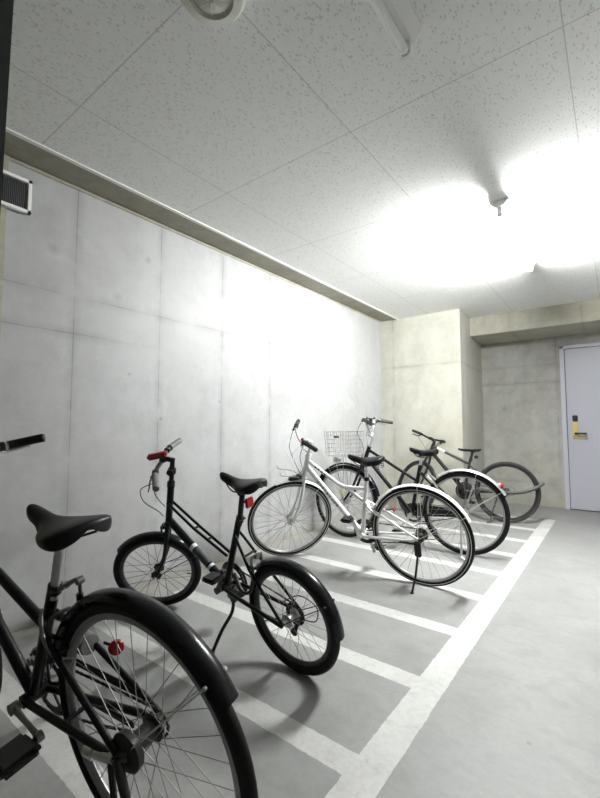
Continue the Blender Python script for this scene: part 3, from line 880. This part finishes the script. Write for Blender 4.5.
B.fender(False, 40, 182, .272, .031, 'gloss', .012, stays=(150,), stay_m='darkmetal')
B.fender(True, 52, 172, .272, .030, 'gloss', .012, stays=(165,), stay_m='darkmetal')
c_, rg = B.crank(BB, 125, .155, 'darkmetal', 'black', .082, guard=.09)
B.chain(BB, rg, .03, low=(.16, -.05, .17))
B.cassette(6, .046, .024); B.derailleur()
B.part('spoke_protector', lathe(nb(), [(-.030, .054), (-.028, .054)], B.rh, 'Y', 32), M['black'])
bm = nb(); tube(bm, catmull([(.36, .02, .245), (.35, .05, .20), (.38, .10, .13), (.40, .158, .048)], 5), .0085, 10); tube(bm, [(.398, .155, .055), (.403, .162, .042)], .011, 10)
lathe(bm, [(-.01, .018), (.03, .018)], (.355, 0, .255), 'Y', 14)
B.part('kickstand', bm, M['black'])
B.caliper((B.axis(.53, .03)), True)
B.caliper((.17, 0, .505), False, 'grey_metal')
bm = nb(); tube(bm, catmull([(.30, .035, .41), (.24, .055, .345), (.185, .05, .36), (.17, .035, .44), (.19, .03, .47)], 5), .008, 10)
B.part('cable_lock', bm, M['darkmetal'])
bm = nb(); box(bm, .155, .170, -.024, .024, .745, .79, .005)
rf = B.part('red_reflector', bm, M['red'])
B.part('reflector_bracket', tube(nb(), [(.215, 0, .765), (.168, 0, .767)], .006, 8), M['black'], rf)
bm = nb(); tube(bm, [B.axis(.79), B.axis(.945)], .0135, 12)
for u_, r_ in ((.80, .021), (.875, .022)): tube(bm, [B.axis(u_ - .012), B.axis(u_ + .012)], r_, 14)
tube(bm, [B.axis(.93) + Vector((-.012, 0, 0)), B.axis(.94, .03), B.axis(.925, .058)], .014, 12)
sm = B.part('stem', bm, M['black'], steer=True)
B.part('stem_collar', lathe(nb(), [(-.026, .018), (.026, .018)], B.axis(.875, .006), 'Y', 16), M['black'], sm)
pc = B.axis(.92, .058)
B.grips_bar([(pc.x, 0, pc.z), (pc.x + .002, .08, pc.z + .004), (pc.x - .012, .17, pc.z + .004), (pc.x - .04, .275, pc.z - .01)], mat='black', grip='grip_grey', glen=.12, grip_r=.0165, lev_m='black')
bm = nb(); box(bm, pc.x - .035, pc.x + .075, -.045, -.008, pc.z + .014, pc.z + .046, .009)
hl = B.part('head_lamp', bm, M['redlamp'], steer=True, label='dark red bar light on the handlebar')
B.part('lamp_clamp', tube(nb(), [(pc.x, -.038, pc.z), (pc.x, -.014, pc.z)], .017, 12), M['black'], hl)
B.cable([(pc.x + .0, .19, pc.z - .02), (pc.x + .09, .15, pc.z - .06), (pc.x + .13, .08, pc.z - .17), (pc.x + .10, .03, pc.z - .27), tuple(B.axis(.60, .03))], True, name='brake_cable')
B.cable([(pc.x + .0, -.17, pc.z - .02), (pc.x + .07, -.08, pc.z - .06), (pc.x + .09, .01, pc.z - .16), tuple(B.axis(.66, .025))], True, name='brake_cable')

# ---------------- bicycle C: white
q = (-1.1045, 2.8606, 0.0675, 0.1951, 0.8088, 1.078, 1.2339)
Cb = Bike(q, .352, 'white bicycle with white mudguards and black kickstand, third from the camera')
Cb.wheel(False, .0185, white_wall=True, rim_m='rim_grey', hub_m='darkmetal', rimd=.009)
Cb.wheel(True, .0185, white_wall=True, rim_m='rim_grey', rimd=.009)
BB = (.435, 0, .305)
Cb.frame([Cb.bb_tubes(BB), (BB, (.362, 0, .725), .0155),
    (BB, Cb.axis(.80), .021),
    ([tuple(Cb.axis(.85)), (.60, 0, .675), (.545, 0, .655), (.375, 0, .655)], None, .0145),
    ([(.545, 0, .655), (.40, 0, .56), (.36, 0, .53)], None, .0115),
    ([(BB[0], .03, BB[2]), (.34, .042, .31), (.0, .060, .342)], None, .0095),
    ([(BB[0], -.03, BB[2]), (.34, -.042, .31), (.0, -.060, .342)], None, .0095),
    ([(.385, .016, .56), (.33, .04, .525), (.0, .060, .355)], None, .0075),
    ([(.385, -.016, .56), (.33, -.04, .525), (.0, -.060, .355)], None, .0075),
    ], 'paint_white', head=(.70, .885), headr=.021)
# dark lettering strokes along the down tube and top tube (illegible in the photo)
bm = nb(); a, b_ = Cb.axis(.80), Vector(BB)
dd = (b_ - a).normalized(); side = Vector((0, 1, 0)); upv = dd.cross(side)
rnd = random.Random(3)
for k in range(9):
    p = a.lerp(b_, .24 + .043 * k) + side * .0195
    for j in range(2):
        c = p + upv * .0; w = dd * (.003); h_ = upv * .009 * rnd.choice((.7, 1, 1))
        o_ = dd * (.0045 * (j * 2 - 1))
        v = [bm.verts.new(c + o_ + w * i + h_ * jj + side * (.0016 if abs(jj) < 1 else .0)) for i, jj in ((-1, -1), (1, -1), (1, 1), (-1, 1))]
        bm.faces.new(v)
    if k % 2 == 0:
        t_ = rnd.choice((-1, 0, 1)) * .0075
        v = [bm.verts.new(p + upv * t_ + dd * .006 * i + upv * .0018 * jj + side * .002) for i, jj in ((-1, -1), (1, -1), (1, 1), (-1, 1))]
        bm.faces.new(v)
fr_c = [o for o in Cb.root.children if o.name.startswith('frame')][0]
lt = obj('frame_lettering', bm, M['decal'], fr_c, smooth=False); sd = lt.modifiers.new('s', 'SOLIDIFY'); sd.thickness = .002; sd.offset = 0
bm = nb(); a2, b2_ = Cb.axis(.85), Vector((.60, 0, .675)); d2 = (b2_ - a2).normalized(); u2 = d2.cross(side)
for k in range(4):
    p = a2.lerp(b2_, .30 + .1 * k) + side * .0135
    v = [bm.verts.new(p + d2 * .009 * i + u2 * .0065 * jj + side * .001) for i, jj in ((-1, -1), (1, -1), (.6, 1), (-1, 1))]
    bm.faces.new(v)
lt = obj('frame_lettering', bm, M['decal'], fr_c, smooth=False); sd = lt.modifiers.new('s', 'SOLIDIFY'); sd.thickness = .003; sd.offset = 0
Cb.fork('paint_white', .70, 'curved', .0118)
Cb.seatpost((.362, .70), (.355, .845), 'alu', .0125)
Cb.saddle((.495, .905), (.215, .897), .078, .055, springs=True)
Cb.fender(False, 27, 156, .369, .024, 'paint_white', .008, stays=(92, 150))
Cb.fender(True, 80, 150, .369, .022, 'paint_white', .008, stays=(140,))
c_, rg = Cb.crank(BB, 75, .165, 'alu', 'black', .080, guard=.09)
Cb.chain(BB, rg, .03, low=(.16, -.05, .26)); Cb.cassette(6, .045, .022); Cb.derailleur()
bm = nb(); box(bm, -.022, .022, .062, .085, .24, .345, .006); tube(bm, [(0, .078, .26), (.01, .13, .13), (.022, .185, .045)], .0075, 10)
tube(bm, [(.0225, .185, .045), (.024, .192, .03)], .012, 10); tube(bm, [(.0, .07, .325), (.13, .06, .318)], .006, 8)
Cb.part('kickstand', bm, M['black'])
bm = nb(); tube(bm, catmull([(.36, .04, .545), (.33, .055, .525), (.30, .052, .50), (.285, .035, .48)], 4), .008, 8); box(bm, .30, .345, -.05, .05, .515, .535, .006)
Cb.part('ring_lock', bm, M['alu'])
bm = nb(); lathe(bm, [(0, .016), (.008, .018), (.012, .012)], (.195, -.045, .505), 'X', 16, Matrix.Rotation(PI, 3, 'Z'))
rf = Cb.part('red_reflector', bm, M['red']); Cb.part('reflector_bracket', tube(nb(), [(.27, -.044, .49), (.20, -.045, .505)], .004, 8), M['black'], rf)
bm = nb(); tube(bm, [Cb.axis(.885), Cb.axis(1.0)], .0125, 12); tube(bm, [Cb.axis(.885), Cb.axis(.90)], .022, 14)
tube(bm, [Cb.axis(.99) + Vector((-.005, 0, 0)), Cb.axis(1.005, .03), Cb.axis(.985, .07)], .013, 12)
Cb.part('stem', bm, M['alu'], steer=True)
pc = Cb.axis(.985, .07)
bar = Cb.grips_bar([(pc.x, 0, pc.z), (pc.x + .01, .04, pc.z + .01), (pc.x + .015, .10, pc.z + .055), (pc.x - .0, .17, pc.z + .07), (pc.x - .045, .285, pc.z + .06)], mat='alu', grip='grip', glen=.12, lev_m='alu')
bm = nb(); tube(bm, [(pc.x + .0, .035, pc.z + .035), (pc.x + .005, .06, pc.z + .055)], .011, 8); tube(bm, catmull([(pc.x, .12, pc.z + .085), (pc.x + .01, .08, pc.z + .075), (pc.x + .0, .05, pc.z + .05)], 4), .0035, 6)
Cb.part('red_bell', bm, M['red'], bar)
for (n0, bx) in ((.17, .05), (-.17, .09)):
    Cb.cable([(pc.x + .02, n0, pc.z + .06), (pc.x + bx, n0 * .6, pc.z - .06), (pc.x + bx * .8, n0 * .3, pc.z - .2), tuple(Cb.axis(.74, .04))], True, name='brake_cable')
for (n0, bx, e_) in ((.12, .16, .10), (-.1, .20, .14)):
    Cb.cable([(pc.x + .02, n0, pc.z + .04), (pc.x + bx * .6, n0 * .5, pc.z - .05), (pc.x + bx * .5, n0 * .3, pc.z - .22), tuple(Cb.axis(.70, e_))], True, 'wcable', .0018, name='light_cable')
bm = nb()                                               # wire carrier for a missing basket, in front of the head tube
for sg in (1, -1):
    tube(bm, catmull([tuple(Cb.axis(.70, .02) + Vector((0, sg * .02, 0))), tuple(Cb.axis(.73, .09) + Vector((0, sg * .05, 0))), tuple(Cb.axis(.735, .20) + Vector((0, sg * .06, 0))), tuple(Cb.axis(.76, .215) + Vector((0, sg * .06, 0)))], 5), .003, 6)
tube(bm, [Cb.axis(.735, .16) + Vector((0, -.058, 0)), Cb.axis(.735, .16) + Vector((0, .058, 0))], .003, 6)
tube(bm, [Cb.axis(.735, .10) + Vector((0, -.052, 0)), Cb.axis(.735, .10) + Vector((0, .052, 0))], .003, 6)
Cb.part('wire_carrier', bm, M['chrome'], steer=True)
Cb.caliper((Cb.axis(.73, .03)), True, 'alu')
bm = nb(); bc = Cb.axis(.71, .03); box(bm, bc.x - .01, bc.x + .07, -.03, .03, bc.z - .008, bc.z + .012, .006); box(bm, bc.x + .06, bc.x + .10, -.016, .016, bc.z - .018, bc.z + .012, .006)
Cb.part('front_lamp_mount', bm, M['black'], steer=True)

# ---------------- bicycle D: black city bicycle with basket
q = (-1.0717, 3.7329, 0.1031, 0.0286, -0.0866, 1.1229, 1.1867)
D = Bike(q, .355, 'black city bicycle with silver wire basket and silver rear mudguard, behind the white bicycle')
D.wheel(False, .021, rim_m='rim_grey', hub_m='alu', hubr=.022, rimd=.009)
D.wheel(True, .021, rim_m='rim_grey', hub_m='alu', hubr=.026)
BB = (.455, 0, .30)
D.frame([D.bb_tubes(BB), (BB, (.375, 0, .72), .0165),
    (BB, D.axis(.80), .019), ((.40, 0, .60), D.axis(.87), .0145),
    ([(BB[0], .03, BB[2]), (.36, .045, .305), (.0, .062, .34)], None, .010),
    ([(BB[0], -.03, BB[2]), (.36, -.045, .305), (.0, -.062, .34)], None, .010),
    ([(.385, .018, .69), (.30, .044, .62), (.0, .062, .355)], None, .0078),
    ([(.385, -.018, .69), (.30, -.044, .62), (.0, -.062, .355)], None, .0078),
    ], 'paint_blk', head=(.715, .90))
D.fork('paint_blk', .715, 'curved', .0135)
D.seatpost((.375, .70), (.355, .835), 'alu', .0125)
D.saddle((.465, .90), (.205, .892), .092, .062)
D.fender(False, 56, 151, .378, .029, 'silver', .014, stays=(108, 146))
D.fender(True, 28, 168, .378, .029, 'gloss', .014, stays=(60, 155))
c_, rg = D.crank(BB, -55, .165, 'alu', 'black', .085)
bm = nb(); box(bm, .04, .52, -.066, -.052, .31, .375, .02)
D.chain(BB, rg, .034); D.part('chain_case', bm, M['black']); D.cassette(1, .034, .034)
bm = nb(); tube(bm, catmull([(.30, .05, .655), (.27, .055, .63), (.235, .055, .60), (.215, .04, .56)], 4), .010, 8); tube(bm, catmull([(.30, -.05, .655), (.27, -.055, .63), (.235, -.055, .60)], 4), .010, 8)
box(bm, .285, .315, -.055, .055, .65, .67, .006)
D.part('ring_lock', bm, M['alu'], label='silver ring lock over the rear wheel')
bm = nb(); tube(bm, [(.02, .075, .31), (.01, .11, .20), (.0, .19, .03)], .009, 10); tube(bm, [(.0, .19, .032), (-.03, .20, .018)], .011, 10); box(bm, -.03, .03, .062, .078, .28, .35, .005)
D.part('kickstand', bm, M['alu'])
a_ = R_(138); rc = Vector((.376 * math.cos(a_), 0, .345 + .376 * math.sin(a_)))
bm = nb(); lathe(bm, [(-.0, .020), (.022, .024), (.026, .016)], rc + Vector((-.005, 0, .012)), 'X', 20, Matrix.Rotation(PI, 3, 'Z'))
rf = D.part('red_reflector', bm, M['red'])
D.part('reflector_housing', lathe(nb(), [(-.022, .014), (.012, .024)], rc + Vector((-.0, 0, .012)), 'X', 20, Matrix.Rotation(PI, 3, 'Z')), M['silver'], rf)
bm = nb(); tube(bm, [D.axis(.90), D.axis(1.0)], .0125, 12); tube(bm, [D.axis(.90), D.axis(.92)], .022, 14)
tube(bm, [D.axis(.985), D.axis(1.0, .03)], .014, 12); tube(bm, [D.axis(1.0, .03) + Vector((0, -.035, 0)), D.axis(1.0, .03) + Vector((0, .035, 0))], .015, 12)
D.part('stem', bm, M['alu'], steer=True)
pc = D.axis(1.0, .03)
bar = D.grips_bar([(pc.x, 0, pc.z), (pc.x, .03, pc.z + .01), (pc.x + .0, .06, pc.z + .075), (pc.x + .01, .10, pc.z + .14), (pc.x - .01, .16, pc.z + .145), (pc.x - .11, .265, pc.z + .125)], mat='chrome', grip='grip', glen=.12, lev_m='alu')
bm = nb(); box(bm, pc.x - .03, pc.x + .03, -.06, .06, pc.z + .155, pc.z + .163, .004); tube(bm, [(pc.x, -.075, pc.z + .160), (pc.x, .075, pc.z + .160)], .005, 8)
for sg in (1, -1): tube(bm, [(pc.x, sg * .075, pc.z + .155), (pc.x, sg * .078, pc.z + .178)], .006, 8)
box(bm, pc.x - .012, pc.x + .012, -.012, .012, pc.z + .09, pc.z + .165, .004); tube(bm, [(pc.x, -.085, pc.z + .11), (pc.x, .085, pc.z + .11)], .009, 8)
D.part('phone_mount', bm, M['black'], bar)
bk = basket(D, 1.01, 1.265, .178, .80, 1.045, taper=.88)
bm = nb()
for sg in (1, -1):
    tube(bm, [(D.fh.x, sg * .062, D.fh.z), (D.fh.x + .06, sg * .10, .80)], .0032, 7); tube(bm, [(D.fh.x, sg * .062, D.fh.z), (D.fh.x - .03, sg * .09, .815)], .0032, 7)
D.part('basket_stay', bm, M['chrome'], steer=True)
bm = nb(); lathe(bm, [(-.04, .014), (-.02, .032), (.035, .036), (.043, .026)], (1.20, .03, .765), 'X', 20)
D.part('front_lamp', bm, M['silver'], steer=True)
D.part('badge', box(nb(), 1.10, 1.155, .168, .172, .985, 1.0), M['black'], bk)
bm = nb(); lathe(bm, [(-.004, .032), (0, .036), (.004, .032)], (1.155, .012, .435), 'Y', 24)
o = D.part('spoke_reflector', bm, M['yellow'], steer=True, label='yellow oval reflector among the front spokes')
for sg in (1, -1):
    D.cable([(pc.x + .02, sg * .16, pc.z + .12), (pc.x + .09, sg * .10, pc.z + .02), (pc.x + .06, sg * .04, pc.z - .12), tuple(D.axis(.76, .04))], True, name='brake_cable')

# ---------------- bicycle E: far dark sports bicycle
q = (-1.0281, 5.2461, 0.2947, -0.0509, -0.7893, 1.0257, 1.2424)
E = Bike(q, .345, 'dark flat-bar sports bicycle furthest from the camera, drooping mudguard across its rear wheel')
E.wheel(False, .019, rub='rubber_e', rim_m='black', sp_m='spoke', hub_m='black', rimd=.016)
E.wheel(True, .019, rub='rubber_e', rim_m='black', sp_m='spoke', hub_m='black', rimd=.016)
BB = (.455, 0, .33)
E.frame([E.bb_tubes(BB), (BB, (.385, 0, .69), .0165),
    (BB, E.axis(.79), .022), ((.405, 0, .655), E.axis(.855), .0165),
    ([(BB[0], .03, BB[2]), (.36, .045, .33), (.0, .062, .342)], None, .010),
    ([(BB[0], -.03, BB[2]), (.36, -.045, .33), (.0, -.062, .342)], None, .010),
    ([(.40, .016, .64), (.30, .044, .57), (.0, .062, .355)], None, .008),
    ([(.40, -.016, .64), (.30, -.044, .57), (.0, -.062, .355)], None, .008),
    ], 'paint_navy', head=(.73, .875), headr=.022)
a, b_ = E.axis(.855), Vector((.405, 0, .655))
E.part('sticker', tube(nb(), [a.lerp(b_, .12), a.lerp(b_, .34)], .0172, 14), M['sticker'], label='white decal on the top tube')
E.fork('paint_navy', .735, 'straight', .015)
E.seatpost((.385, .67), (.355, .79), 'black', .0145)
E.saddle((.52, .835), (.255, .83), .068, .022, springs=False, thick=.022, sport=True)
c_, rg = E.crank(BB, 60, .165, 'black', 'black', .085, guard=.096, solid=True)
E.chain(BB, rg, .03, low=(.16, -.05, .26)); E.cassette(6, .045, .022, 'black'); E.derailleur()
# dropped mudguard: curved channel slung from the hub to behind the tyre
pts = catmull([(.33, .062, .37), (.16, .078, .352), (-.02, .085, .345), (-.16, .075, .362), (-.28, .05, .405), (-.375, .02, .470)], 6)
bm = nb(); rows = []
for i, p in enumerate(pts):
    t = (pts[min(i + 1, len(pts) - 1)] - pts[max(i - 1, 0)]).normalized(); nv = t.cross(Vector((0, 1, 0))).normalized()
    w = .014 + .020 * min(1, i / (len(pts) * .7))
    rows.append([bm.verts.new(p + Vector((0, 1, 0)) * w * f + nv * (.020 * (1 - f * f)) ) for f in (-1, -.6, 0, .6, 1)] + [bm.verts.new(p + Vector((0, 1, 0)) * w * f * .9 + nv * (.020 * (1 - f * f) - .016)) for f in (1, .6, 0, -.6, -1)])
for i in range(len(rows) - 1):
    for j in range(10): bm.faces.new((rows[i][j], rows[i][(j + 1) % 10], rows[i + 1][(j + 1) % 10], rows[i + 1][j]))
bm.faces.new(rows[0][::-1]); bm.faces.new(rows[-1]); bmesh.ops.recalc_face_normals(bm, faces=bm.faces)
E.part('rear_mudguard', bm, plain('grey_mudguard_plastic', (.085, .082, .075), .5), label='grey mudguard hanging loose beside the rear hub')
bm = nb(); tube(bm, catmull([(.11, .068, .345), (.12, .08, .26), (.17, .12, .12), (.20, .15, .02)], 5), .009, 10); tube(bm, [(.195, .15, .022), (.235, .155, .012)], .010, 10)
tube(bm, catmull([(.0, .066, .335), (.07, .07, .33), (.115, .072, .30)], 4), .007, 8)
E.part('kickstand', bm, M['darkmetal'])
bm = nb(); tube(bm, [E.axis(.875), E.axis(.915)], .018, 14); tube(bm, [E.axis(.905), E.axis(.93, .075)], .014, 12); pc = E.axis(.93, .075)
tube(bm, [pc + Vector((0, -.022, 0)), pc + Vector((0, .022, 0))], .019, 12)
E.part('stem', bm, M['black'], steer=True)
E.grips_bar([(pc.x, 0, pc.z), (pc.x, .05, pc.z), (pc.x - .01, .17, pc.z + .012), (pc.x - .03, .325, pc.z + .014)], r_bar=.0115, mat='black', grip='grip', glen=.13, grip_r=.016, lev_m='black')
for sg in (1, -1):
    E.cable([(pc.x + .04, sg * .17, pc.z - .0), (pc.x + .10, sg * .11, pc.z + .0), (pc.x + .09, sg * .03, pc.z - .08), tuple(E.axis(.76, .035))], True, name='brake_cable')
# oval tail bag / lamp under the seat
bm = nb(); lathe(bm, [(-.012, .012), (-.006, .022), (.006, .022), (.012, .012)], (.315, 0, .735), 'Y', 18)
E.part('tail_lamp', bm, M['black'])

# ------------------------------------------------------------------ camera, world, view
Rm = ((0.7938926957780365, 0.03966729082163372, 0.6067626336790639), (0.608057881776301, -0.051790418952555616, -0.7922015936076099), (0.0, 0.9978698605247032, -0.0652360441505254))
cam = bpy.data.cameras.new('camera'); co = bpy.data.objects.new('camera', cam); C.objects.link(co)
cam.sensor_fit = 'HORIZONTAL'; cam.sensor_width = 36.; cam.lens = 413. / 600. * 36.; cam.clip_start = .02
co.matrix_world = Matrix(((*Rm[0], 0), (*Rm[1], 0), (*Rm[2], 1.1), (0, 0, 0, 1)))
bpy.context.scene.camera = co
w = bpy.data.worlds.new('world'); bpy.context.scene.world = w; w.use_nodes = True
w.node_tree.nodes['Background'].inputs[0].default_value = (.5, .52, .55, 1); w.node_tree.nodes['Background'].inputs[1].default_value = .0
sc = bpy.context.scene
sc.view_settings.view_transform = 'Standard'; sc.view_settings.look = 'None'; sc.view_settings.gamma = 1; sc.view_settings.exposure = 1.27
sc.view_settings.use_curve_mapping = False
try:
    sc.cycles.use_denoising = True; sc.cycles.max_bounces = 10; sc.cycles.diffuse_bounces = 6
except Exception: pass
